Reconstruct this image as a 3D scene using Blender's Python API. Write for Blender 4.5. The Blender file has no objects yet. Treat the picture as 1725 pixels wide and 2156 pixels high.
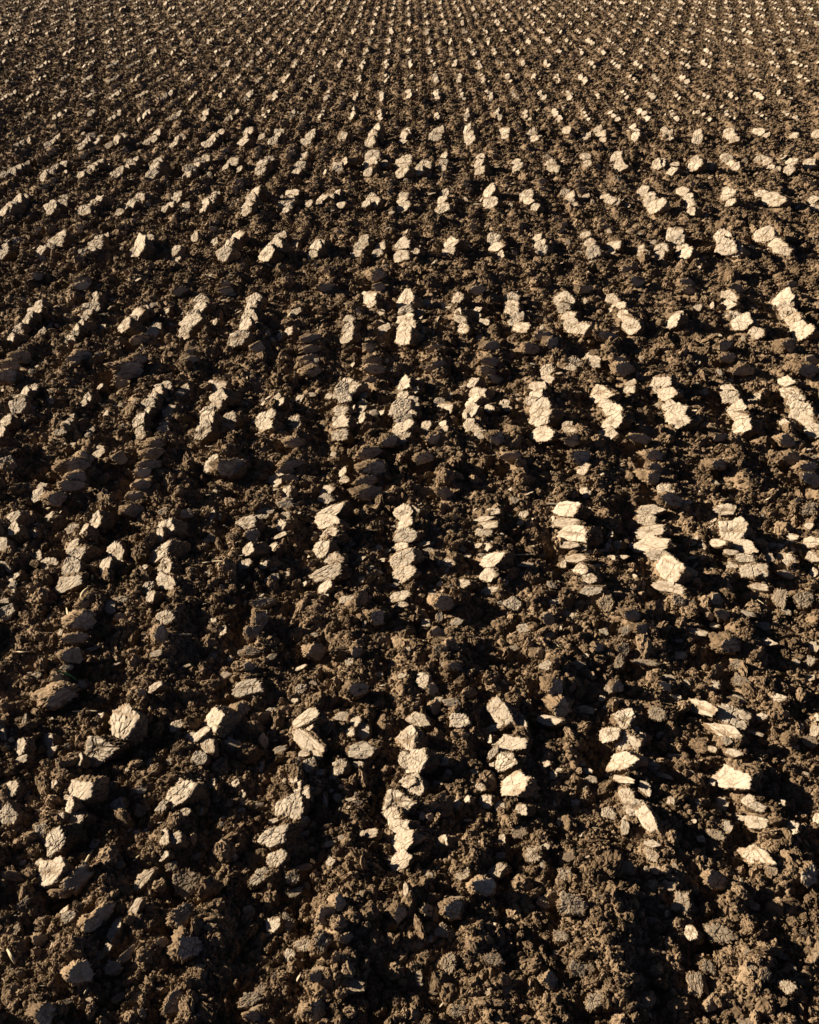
import bpy, bmesh, math, random
import numpy as np
from mathutils import Matrix, Vector

random.seed(7)
rng = np.random.default_rng(7)
R = math.radians
C = bpy.context.scene.collection

# ------------------------------------------------------------------ camera
H = 4.0                                   # camera height over the field, metres
FPX, CX, CY = 2162.0, 862.5, 1078.0       # focal length and centre in a 1725 x 2156 frame
TH = R(31.57)                             # pitch below the horizon
ST, CT = math.sin(TH), math.cos(TH)
cam = bpy.data.cameras.new('camera')
cam.sensor_fit = 'VERTICAL'
cam.sensor_height = 24
cam.lens = 24 * FPX / 2156.0
cam.clip_end = 3000
cam.clip_start = 0.05
camo = bpy.data.objects.new('camera', cam)
camo.location = (0, 0, H)
camo.rotation_euler = (math.pi / 2 - TH, 0, 0)
C.objects.link(camo)
S = bpy.context.scene
S.camera = camo

# ------------------------------------------------------------------ light
SUN_EL, SUN_AZ = R(18.5), R(-75)            # azimuth clockwise from the view direction
SUN = np.array([math.sin(SUN_AZ) * math.cos(SUN_EL), math.cos(SUN_AZ) * math.cos(SUN_EL), math.sin(SUN_EL)])
W = bpy.data.worlds.new('World')
S.world = W
W.use_nodes = True
nt = W.node_tree
nt.nodes.clear()
sky = nt.nodes.new('ShaderNodeTexSky')
sky.sky_type = 'NISHITA'
sky.sun_disc = False
sky.sun_elevation = SUN_EL
sky.sun_rotation = SUN_AZ
sky.air_density = 0.12
sky.dust_density = 0.15
sky.ozone_density = 0.0
bg = nt.nodes.new('ShaderNodeBackground')
bg.inputs['Strength'].default_value = 0.05
wo = nt.nodes.new('ShaderNodeOutputWorld')
nt.links.new(sky.outputs[0], bg.inputs['Color'])
nt.links.new(bg.outputs[0], wo.inputs['Surface'])
sl = bpy.data.lights.new('sun', 'SUN')
sl.energy = 5.0
sl.angle = R(0.5)
sl.color = (1.0, 0.87, 0.675)
so = bpy.data.objects.new('sun', sl)
so.rotation_euler = Vector(SUN).to_track_quat('Z', 'Y').to_euler()
so.location = (-20, 10, 15)
C.objects.link(so)
S.view_settings.view_transform = 'Standard'
S.view_settings.look = 'None'
S.view_settings.exposure = 1.62
S.view_settings.gamma = 1.0
S.view_settings.use_curve_mapping = False


# ------------------------------------------------------------------ numeric noise
def hsh(*ks):
    h = np.zeros(np.broadcast(*ks).shape, np.uint32)
    for k, p in zip(ks, (374761393, 668265263, 2246822519, 3266489917)):
        h = h + np.asarray(k).astype(np.int64).astype(np.uint32) * np.uint32(p)
    h = (h ^ (h >> np.uint32(13))) * np.uint32(1274126177)
    h = (h ^ (h >> np.uint32(16))) * np.uint32(2654435769)
    return ((h ^ (h >> np.uint32(15))) & np.uint32(0xFFFFFF)).astype(np.float32) / np.float32(0x1000000)


def q5(t):
    return t * t * t * (t * (t * 6 - 15) + 10)


def vn2(x, y, s):
    ix, iy = np.floor(x), np.floor(y)
    fx, fy = q5(x - ix), q5(y - iy)
    a = hsh(ix, iy, s) * (1 - fx) + hsh(ix + 1, iy, s) * fx
    b = hsh(ix, iy + 1, s) * (1 - fx) + hsh(ix + 1, iy + 1, s) * fx
    return (a * (1 - fy) + b * fy) * 2 - 1


def vn3(p, s):
    i = np.floor(p)
    f = q5(p - i)
    out = 0
    for dx in (0, 1):
        for dy in (0, 1):
            for dz in (0, 1):
                w = (f[:, 0] if dx else 1 - f[:, 0]) * (f[:, 1] if dy else 1 - f[:, 1]) * (f[:, 2] if dz else 1 - f[:, 2])
                out = out + w * hsh(i[:, 0] + dx, i[:, 1] + dy, i[:, 2] + dz, s)
    return out * 2 - 1


def wor2(x, y, s, second=False):
    ix, iy = np.floor(x), np.floor(y)
    d1 = np.full(x.shape, 9.0, np.float32)
    d2 = d1.copy()
    for a in (-1, 0, 1):
        for b in (-1, 0, 1):
            cx, cy = ix + a, iy + b
            px, py = cx + hsh(cx, cy, s), cy + hsh(cx, cy, s + 77)
            d = np.sqrt((px - x) ** 2 + (py - y) ** 2)
            if second:
                d2 = np.minimum(d2, np.maximum(d1, d))
            d1 = np.minimum(d1, d)
    return (d1, d2) if second else d1


# ------------------------------------------------------------------ picture <-> field
def zc_of(X, Y, Z=0.0):
    return Y * CT + (H - Z) * ST


def ray_pt(px, py, z=0.0):
    """Point of the field plane at height z that is seen at (px, py) of the 1725-wide frame."""
    dx, dy = (px - CX) / FPX, -(py - CY) / FPX
    d = np.array([dx, dy * ST + CT, dy * CT - ST])
    t = (z - H) / d[2]
    return np.array([0, 0, H]) + d * t


Q = 0.125 * H / CT                         # furrow spacing across


def band_y(j):                             # distance of the j-th band of clods
    inv = 5.26e-4 + 1.88e-4 * (j - 1)
    return (inv * FPX * H / CT - H * ST) / CT


def band_f(Y):
    inv = CT * (Y * CT + H * ST) / (FPX * H)
    return (inv - 5.26e-4) / 1.88e-4 + 1


PIX = 1.0 / (FPX * 819 / 1725)             # size of a pixel at one metre


def ground_h(X, Y, detail=True):
    X = np.asarray(X, np.float64)
    Y = np.asarray(Y, np.float64)
    b = band_f(Y)
    wob = 0.10 * vn2(X * 0.6, Y * 0.6, 3) + 0.05 * vn2(X * 2.1, Y * 2.1, 4)
    h = 0.022 * np.cos(2 * math.pi * (X / Q + 0.01) + wob * 6) * np.cos(2 * math.pi * (b - 1))
    h = h + 0.016 * np.cos(4 * math.pi * (X / Q + 0.01) + wob * 8)
    h = h + 0.030 * vn2(X * 1.3, Y * 1.3, 11) + 0.030 * vn2(X * 3.7, Y * 3.7, 12) + 0.022 * vn2(X * 8.1, Y * 8.1, 13)
    pix = np.maximum(zc_of(X, Y), 1.0) * PIX
    wx = X + 0.02 * vn2(X * 14, Y * 14, 21)
    wy = Y + 0.02 * vn2(X * 14, Y * 14, 22)
    for k, cell in enumerate((0.17, 0.085, 0.045, 0.024, 0.013) if detail else (0.17,)):
        lod = np.clip((cell / pix - 1.1) / 1.2, 0, 1)
        if not np.any(lod > 0):
            continue
        f = 1.0 / cell
        ax = wx * f + .40 * vn2(X * f * 2.1, Y * f * 2.1, 71 + k) + .22 * vn2(X * f * 5.3, Y * f * 5.3, 81 + k)
        ay = wy * f + .40 * vn2(X * f * 2.1, Y * f * 2.1, 91 + k) + .22 * vn2(X * f * 5.3, Y * f * 5.3, 101 + k)
        d = wor2(ax + 17 * k, ay - 9 * k, 31 + k)
        dome = np.sqrt(np.clip(1 - (d / 0.85) ** 2, 0, 1)) + .35 * vn2(X * f * 2.7, Y * f * 2.7, 111 + k)
        amp = 0.35 + 0.65 * (0.5 + 0.5 * vn2(X / cell * 0.33, Y / cell * 0.33, 51 + k))
        h = h + lod * cell * (0.42 if k else 0.30) * (dome - 0.6) * amp
    if detail:
        h = h + 0.006 * vn2(X * 90, Y * 90, 61) * np.clip((0.02 / pix - 1), 0, 1)
    return h


def dip(X, Y):
    """Hollows shaped on the sunward side of large clods so sunlight reaches their faces."""
    d = np.zeros(X.shape)
    for fx, fy, fr, _z in BIG:
        cx, cy, s = fx - .9 * fr, fy - .5 * fr, 1.25 * fr
        if X.ndim == 2:
            m = np.nonzero(np.abs(Y[:, 0] - cy) < 2.2 * s)[0]
            if not len(m):
                continue
            sl = slice(m[0], m[-1] + 1)
            d[sl] = np.maximum(d[sl], .55 * fr * np.exp(-((X[sl] - cx) ** 2 + (Y[sl] - cy) ** 2) / s ** 2))
        else:
            m = (np.abs(Y - cy) < 2.2 * s) & (np.abs(X - cx) < 2.2 * s)
            d[m] = np.maximum(d[m], .55 * fr * np.exp(-((X[m] - cx) ** 2 + (Y[m] - cy) ** 2) / s ** 2))
    return d


# ------------------------------------------------------------------ materials
def soil_nodes(nt, dark, mid, light, seed=0.0):
    n, l = nt.nodes, nt.links
    geo = n.new('ShaderNodeNewGeometry')
    a = n.new('ShaderNodeTexNoise')
    a.inputs['Scale'].default_value = 2.3
    a.inputs['Detail'].default_value = 8
    a.inputs['Roughness'].default_value = 0.72
    b = n.new('ShaderNodeTexNoise')
    b.inputs['Scale'].default_value = 55
    b.inputs['Detail'].default_value = 6
    b.inputs['Roughness'].default_value = 0.7
    for t in (a, b):
        l.new(geo.outputs['Position'], t.inputs['Vector'])
    add = n.new('ShaderNodeMath')
    add.operation = 'ADD'
    l.new(a.outputs['Fac'], add.inputs[0])
    l.new(b.outputs['Fac'], add.inputs[1])
    oi = n.new('ShaderNodeObjectInfo')
    mu = n.new('ShaderNodeMath')
    mu.operation = 'MULTIPLY_ADD'
    l.new(oi.outputs['Random'], mu.inputs[0])
    mu.inputs[1].default_value = 0.42
    mu.inputs[2].default_value = -0.21
    ad2 = n.new('ShaderNodeMath')
    ad2.operation = 'ADD'
    l.new(add.outputs[0], ad2.inputs[0])
    l.new(mu.outputs[0], ad2.inputs[1])
    mr = n.new('ShaderNodeMapRange')
    mr.inputs['From Min'].default_value = 0.62
    mr.inputs['From Max'].default_value = 1.38
    l.new(ad2.outputs[0], mr.inputs['Value'])
    cr = n.new('ShaderNodeValToRGB')
    cr.color_ramp.elements[0].color = (*dark, 1)
    cr.color_ramp.elements[1].color = (*light, 1)
    e = cr.color_ramp.elements.new(0.5)
    e.color = (*mid, 1)
    l.new(mr.outputs['Result'], cr.inputs['Fac'])
    return cr, b, geo


def principled(m):
    m.use_nodes = True
    nt = m.node_tree
    p = nt.nodes['Principled BSDF']
    p.inputs['Roughness'].default_value = 0.95
    p.inputs['Specular IOR Level'].default_value = 0.12
    return nt, p


SOIL = ((0.055, 0.037, 0.021), (0.134, 0.091, 0.055), (0.255, 0.182, 0.116))


def soil_material(name):
    m = bpy.data.materials.new(name)
    nt, p = principled(m)
    cr, b, geo = soil_nodes(nt, *SOIL)
    nt.links.new(cr.outputs['Color'], p.inputs['Base Color'])
    bump = nt.nodes.new('ShaderNodeBump')
    bump.inputs['Strength'].default_value = 0.7
    bump.inputs['Distance'].default_value = 0.006
    nt.links.new(b.outputs['Fac'], bump.inputs['Height'])
    nt.links.new(bump.outputs['Normal'], p.inputs['Normal'])
    return m


def crust_material(name, pale0, pale1, use_attr=True):
    """Clod: pale dried skin where the attribute says crust, brown broken soil elsewhere."""
    m = bpy.data.materials.new(name)
    nt, p = principled(m)
    n, l = nt.nodes, nt.links
    cr, b, geo = soil_nodes(nt, *SOIL)
    t = n.new('ShaderNodeTexNoise')
    t.inputs['Scale'].default_value = 9
    t.inputs['Detail'].default_value = 9
    t.inputs['Roughness'].default_value = 0.75
    l.new(geo.outputs['Position'], t.inputs['Vector'])
    c2 = n.new('ShaderNodeValToRGB')
    c2.color_ramp.elements[0].position = 0.33
    c2.color_ramp.elements[0].color = (*pale0, 1)
    c2.color_ramp.elements[1].position = 0.66
    c2.color_ramp.elements[1].color = (*pale1, 1)
    l.new(t.outputs['Fac'], c2.inputs['Fac'])
    mix = n.new('ShaderNodeMix')
    mix.data_type = 'RGBA'
    if use_attr:
        at = n.new('ShaderNodeAttribute')
        at.attribute_name = 'crust'
        l.new(at.outputs['Fac'], mix.inputs['Factor'])
    else:
        mix.inputs['Factor'].default_value = 0.72
    l.new(cr.outputs['Color'], mix.inputs['A'])
    l.new(c2.outputs['Color'], mix.inputs['B'])
    l.new(mix.outputs['Result'], p.inputs['Base Color'])
    bump = n.new('ShaderNodeBump')
    bump.inputs['Strength'].default_value = 0.35
    bump.inputs['Distance'].default_value = 0.004
    l.new(b.outputs['Fac'], bump.inputs['Height'])
    l.new(bump.outputs['Normal'], p.inputs['Normal'])
    return m


def plain_material(name, col):
    m = bpy.data.materials.new(name)
    nt, p = principled(m)
    t = nt.nodes.new('ShaderNodeTexNoise')
    t.inputs['Scale'].default_value = 40
    mx = nt.nodes.new('ShaderNodeMix')
    mx.data_type = 'RGBA'
    nt.links.new(t.outputs['Fac'], mx.inputs['Factor'])
    mx.inputs['A'].default_value = (*[c * 0.7 for c in col], 1)
    mx.inputs['B'].default_value = (*[min(1, c * 1.2) for c in col], 1)
    nt.links.new(mx.outputs['Result'], p.inputs['Base Color'])
    p.inputs['Roughness'].default_value = 0.6
    return m


M_SOIL = soil_material('soil')
M_CRUMB = soil_material('crumb_soil')
M_CLOD = crust_material('dried_clay_crust', (0.25, 0.205, 0.155), (0.405, 0.342, 0.268))
M_FLAKE = crust_material('clay_flake', (0.25, 0.205, 0.155), (0.405, 0.342, 0.268), False)


# ------------------------------------------------------------------ mesh helpers
def mesh_from(name, V, F, mat, attr=None, smooth=True):
    me = bpy.data.meshes.new(name)
    nv, nf, k = len(V), len(F), F.shape[1]
    me.vertices.add(nv)
    me.vertices.foreach_set('co', np.asarray(V, np.float32).ravel())
    me.loops.add(nf * k)
    me.loops.foreach_set('vertex_index', np.asarray(F, np.int32).ravel())
    me.polygons.add(nf)
    me.polygons.foreach_set('loop_start', np.arange(nf, dtype=np.int32) * k)
    me.polygons.foreach_set('use_smooth', np.full(nf, smooth, bool))
    if attr is not None:
        a = me.attributes.new('crust', 'FLOAT', 'POINT')
        a.data.foreach_set('value', np.asarray(attr, np.float32))
    me.materials.append(mat)
    me.update(calc_edges=True)
    return me


def link(name, me):
    o = bpy.data.objects.new(name, me)
    C.objects.link(o)
    return o


def tag(o, label=None, cat=None, group=None, kind=None):
    for k, v in (('label', label), ('category', cat), ('group', group), ('kind', kind)):
        if v:
            o[k] = v
    return o


# ------------------------------------------------------------------ the ploughed field
def build_ground():
    ylist = np.concatenate([np.linspace(2500, 2190, 60), np.arange(2188, -40, -1.9), np.linspace(-45, -160, 40)])
    xr = np.concatenate([np.linspace(-1.4, -0.86, 60), np.linspace(-0.855, -0.472, 290), np.linspace(-0.47, 0.47, 1000), np.linspace(0.472, 0.855, 290), np.linspace(0.86, 1.4, 60)])
    Ys = np.array([ray_pt(CX, y)[1] for y in ylist])
    far = np.array([60, 90, 140, 220, 400, 800, 1800.0])
    Ys = np.concatenate([Ys, far[far > Ys[-1] * 1.1]])
    Z = Ys * CT + H * ST
    X = xr[None, :] * Z[:, None]
    Y = np.repeat(Ys[:, None], len(xr), 1)
    h = np.concatenate([ground_h(X[i:i + 150], Y[i:i + 150]) for i in range(0, len(Ys), 150)])
    h = h - dip(X, Y)
    V = np.stack([X, Y, h], -1).reshape(-1, 3)
    nr, nc = X.shape
    i = (np.arange(nr - 1)[:, None] * nc + np.arange(nc - 1)[None, :]).ravel()
    F = np.stack([i, i + 1, i + 1 + nc, i + nc], 1)
    o = link('ground', mesh_from('ground', V, F, M_SOIL))
    tag(o, 'dark brown ploughed soil of the whole field, crumbly and furrowed', kind='structure')



# ------------------------------------------------------------------ clod shapes
def ico(level):
    bm = bmesh.new()
    bmesh.ops.create_icosphere(bm, subdivisions=level, radius=1)
    V = np.array([v.co[:] for v in bm.verts], np.float64)
    F = np.array([[v.index for v in f.verts] for f in bm.faces], np.int32)
    bm.free()
    return V / np.linalg.norm(V, axis=1)[:, None], F


ICO = {k: ico(k) for k in (2, 3, 4, 5, 6)}


def clod_shape(seed, level, thick=0.55, shade_tone=0.0):
    """A broken slab of soil: one smooth cracked face (+z), crumbly broken sides; about one unit wide, face centre at the origin."""
    r = random.Random(seed)
    D, F = ICO[level]
    hf = 0.26
    N = [(r.uniform(-.12, .12), r.uniform(-.12, .12), 1.0)]
    hs = [hf]
    n_side = r.randint(5, 8)
    a0 = r.uniform(0, 6.28)
    for k in range(n_side):
        a = a0 + (k + r.uniform(-.33, .33)) * 2 * math.pi / n_side
        N.append((math.cos(a), math.sin(a), r.uniform(-.35, .25)))
        hs.append(r.uniform(.36, .56))
    for k in range(r.randint(1, 3)):       # chipped corners of the face
        a = r.uniform(0, 6.28)
        N.append((math.cos(a) * .8, math.sin(a) * .8, 0.75))
        hs.append(r.uniform(.40, .52))
    N.append((r.uniform(-.2, .2), r.uniform(-.2, .2), -1.0))
    hs.append(thick)
    N = np.array(N)
    N /= np.linalg.norm(N, axis=1)[:, None]
    G = np.clip(D @ N.T / np.array(hs), 0, None)
    p = 34.0
    tot = (G ** p).sum(1) ** (1 / p)
    P = D / tot[:, None]
    front = G[:, 0] / tot
    nz = vn3(P * 4 + seed, seed) * .6 + vn3(P * 10 + seed, seed + 1) * .3 + vn3(P * 29, seed + 2) * .13
    crust = np.clip((front + nz * 0.16 - 0.89) / 0.03, 0, 1)
    # outline raggedness
    rag = vn3(P * 3.2 + seed, seed + 5) * .12 + vn3(P * 8, seed + 6) * .065 + vn3(P * 19, seed + 7) * .035
    rough = 1.0 + (.8 if shade_tone else 0)
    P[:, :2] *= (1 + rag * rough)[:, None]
    # crumbly sides
    side = 1 - crust
    w1, w2 = wor2(P[:, 0] * 8 + P[:, 2] * 5, P[:, 1] * 8 - P[:, 2] * 6 + seed, seed + 8, True)
    w3 = wor2(P[:, 0] * 19 - P[:, 2] * 12, P[:, 1] * 19 + P[:, 2] * 13 + seed, seed + 9)
    lump = .10 * (.5 - w1) + .05 * (.5 - w3) + .04 * vn3(P * 30, seed + 10)
    P += D * (side * lump * rough)[:, None]
    # cracks of the dried face
    qx = P[:, 0] + .03 * vn3(P * 9, seed + 12) + .012 * vn3(P * 28, seed + 14)
    qy = P[:, 1] + .03 * vn3(P * 9 + 5, seed + 13) + .012 * vn3(P * 28 + 7, seed + 15)
    cells = r.uniform(3.2, 5.2)
    c1, c2 = wor2(qx * cells + seed, qy * cells * r.uniform(.8, 1.2), seed + 20, True)
    e1 = (c2 - c1) / cells
    m1, m2 = wor2(qx * 1.7 + seed, qy * 1.7, seed + 22, True)
    e2 = (m2 - m1) / 1.7
    wd = {6: .027, 5: .036, 4: .042}.get(level, 0)
    if wd:
        g = np.maximum(np.clip(1 - e1 / wd, 0, 1) * (.55 + .45 * np.clip(vn3(P * 3, seed + 30) + .4, 0, 1)), np.clip(1 - e2 / (wd * 1.7), 0, 1))
        g = g * r.uniform(.65, 1.0)
        P[:, 2] -= crust * g * 0.04
        crust = crust * np.clip(1 - g * 1.0, 0, 1)
    P[:, 2] += np.clip((front - .85) / .1, 0, 1) * (.020 * vn3(P * 3.5, seed + 40) + .012 * vn3(P * 11, seed + 41) + .006 * vn3(P * 35, seed + 42))
    lo, hi = P[:, :2].min(0), P[:, :2].max(0)
    P[:, :2] = (P[:, :2] - (lo + hi) / 2) / (hi - lo)
    P[:, 2] -= hf
    # dirt lying on the face
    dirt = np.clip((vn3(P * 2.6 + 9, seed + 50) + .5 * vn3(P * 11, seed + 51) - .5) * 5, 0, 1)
    crust = crust * (1 - .55 * dirt) * (1 - shade_tone)  # last factor browns the crust of dim clods, shade put into the colour
    return P, F, crust


N_HI = 26
HI = [clod_shape(100 + k, 6, random.uniform(.42, .7)) for k in range(N_HI)]
HI_ME = [mesh_from('soil_clod', P, F, M_CLOD, c) for P, F, c in HI]
MIDV = [clod_shape(200 + k, 4, random.uniform(.35, .65)) for k in range(24)]
LOWV = [clod_shape(300 + k, 3, random.uniform(.35, .65)) for k in range(24)]
TINY = [clod_shape(400 + k, 2, random.uniform(.35, .65)) for k in range(16)]


SHADE_TONED = [clod_shape(500 + k, 5, random.uniform(.5, .75), random.uniform(.1, .4)) for k in range(18)]  # clods in shade: crust colour cut back to deepen the shade
DIM_TONED = [clod_shape(700 + k, 6, random.uniform(.45, .7), random.uniform(.45, .75)) for k in range(14)]  # dimly lit clods: crust browned further, low light painted into the colour
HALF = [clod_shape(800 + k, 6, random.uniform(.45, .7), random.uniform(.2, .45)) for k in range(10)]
DIM_TONED_ME = [mesh_from('soil_clod', P, F, M_CLOD, c) for P, F, c in DIM_TONED]
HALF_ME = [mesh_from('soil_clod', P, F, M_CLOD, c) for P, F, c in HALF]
DIM_TONED_LOW = [clod_shape(900 + k, 4, random.uniform(.45, .7), random.uniform(.45, .75)) for k in range(14)]
SHADE_TONED_ME = [mesh_from('soil_clod', P, F, M_CLOD, c) for P, F, c in SHADE_TONED]
SHADE_TONED_LOW = [clod_shape(600 + k, 3, random.uniform(.5, .7), random.uniform(.1, .4)) for k in range(20)]


def unit(v):
    v = np.asarray(v, float)
    return v / np.linalg.norm(v)


CAMF = np.array([0, CT, -ST])
CAMU = np.array([0, ST, CT])
CAMR = np.array([1.0, 0, 0])


def face_normal(pt, tone, r):
    c = unit(np.array([0, 0, H]) - pt)
    up = np.array([0, 0, 1.0])
    j = np.array([r.gauss(0, .10), r.gauss(0, .10), r.gauss(0, .08)])
    sh = unit([SUN[0], SUN[1] * .2, 0])
    if tone == 3:
        n = .52 * sh + .52 * c + .36 * up + j
    elif tone == 2:
        n = .26 * sh + .50 * c + .60 * up + j
    elif tone == 1:
        n = .02 * sh + .66 * c + .42 * up + j * .8
    else:
        n = -.46 * sh + .85 * c - .06 * up + j * .7
    return unit(n)


FOOT = []
BIG = []


def clod_matrix(px, py, w, h, tone, rot, r, row=False):
    """World matrix of a clod whose face covers w x h pixels (1725 frame) round (px, py), standing on the field there."""
    g = ray_pt(px, py)
    zc = zc_of(g[0], g[1])
    wm, hm = w * zc / FPX, h * zc / FPX
    n = face_normal(g, tone, r)
    lift = (.12 + .34 * math.sqrt(max(0, 1 - n[2] ** 2))) * hm + .008 + (.12 * hm if tone == 3 else 0)
    z = 0.0
    for _ in range(3):
        p = ray_pt(px, py, z)
        z = float(ground_h(p[0] + np.array([0, .5, -.5]) * wm, p[1] + np.array([0, 0, 0]), False).max()) + lift
    p = ray_pt(px, py, z)
    FOOT.append((p[0], p[1], .5 * wm, p[2]))
    c = unit(np.array([0, 0, H]) - p)
    ri = unit(np.cross(c, [0, 0, 1.0])) * -1
    if ri[0] < 0:
        ri = -ri
    a = R(rot)
    ui = np.cross(c, ri)
    if ui[2] < 0:
        ui = -ui
    d = ri * math.cos(a) + ui * math.sin(a)
    e = -ri * math.sin(a) + ui * math.cos(a)
    u = unit(d - n * np.dot(d, n))
    v = np.cross(n, u)
    if np.dot(v, e) < 0:
        v = -v
        u = -u if np.dot(np.cross(u, v), n) < 0 else u
    pu = np.linalg.norm(u - c * np.dot(u, c))
    pv = np.linalg.norm(v - c * np.dot(v, c))
    gw, gh = {3: (1.56, 1.5), 2: (1.25, 1.2), 1: (1.15, 1.15), 0: (1.05, 1.25)}[tone]
    if row and tone > 1:
        gw, gh = 1.2, 1.5
    su, sv = wm * gw / max(pu, .5), hm * gh / max(pv, .5)
    m = math.sqrt(su * sv)
    su, sv = min(su, 2.1 * m), min(sv, 2.1 * m)
    M = np.eye(4)
    M[:3, 0], M[:3, 1], M[:3, 2], M[:3, 3] = u * su, v * sv, n * min(su, sv) * r.uniform(.85, 1.15), p
    if np.linalg.det(M[:3, :3]) < 0:
        M[:3, 0] *= -1
    return M


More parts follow.
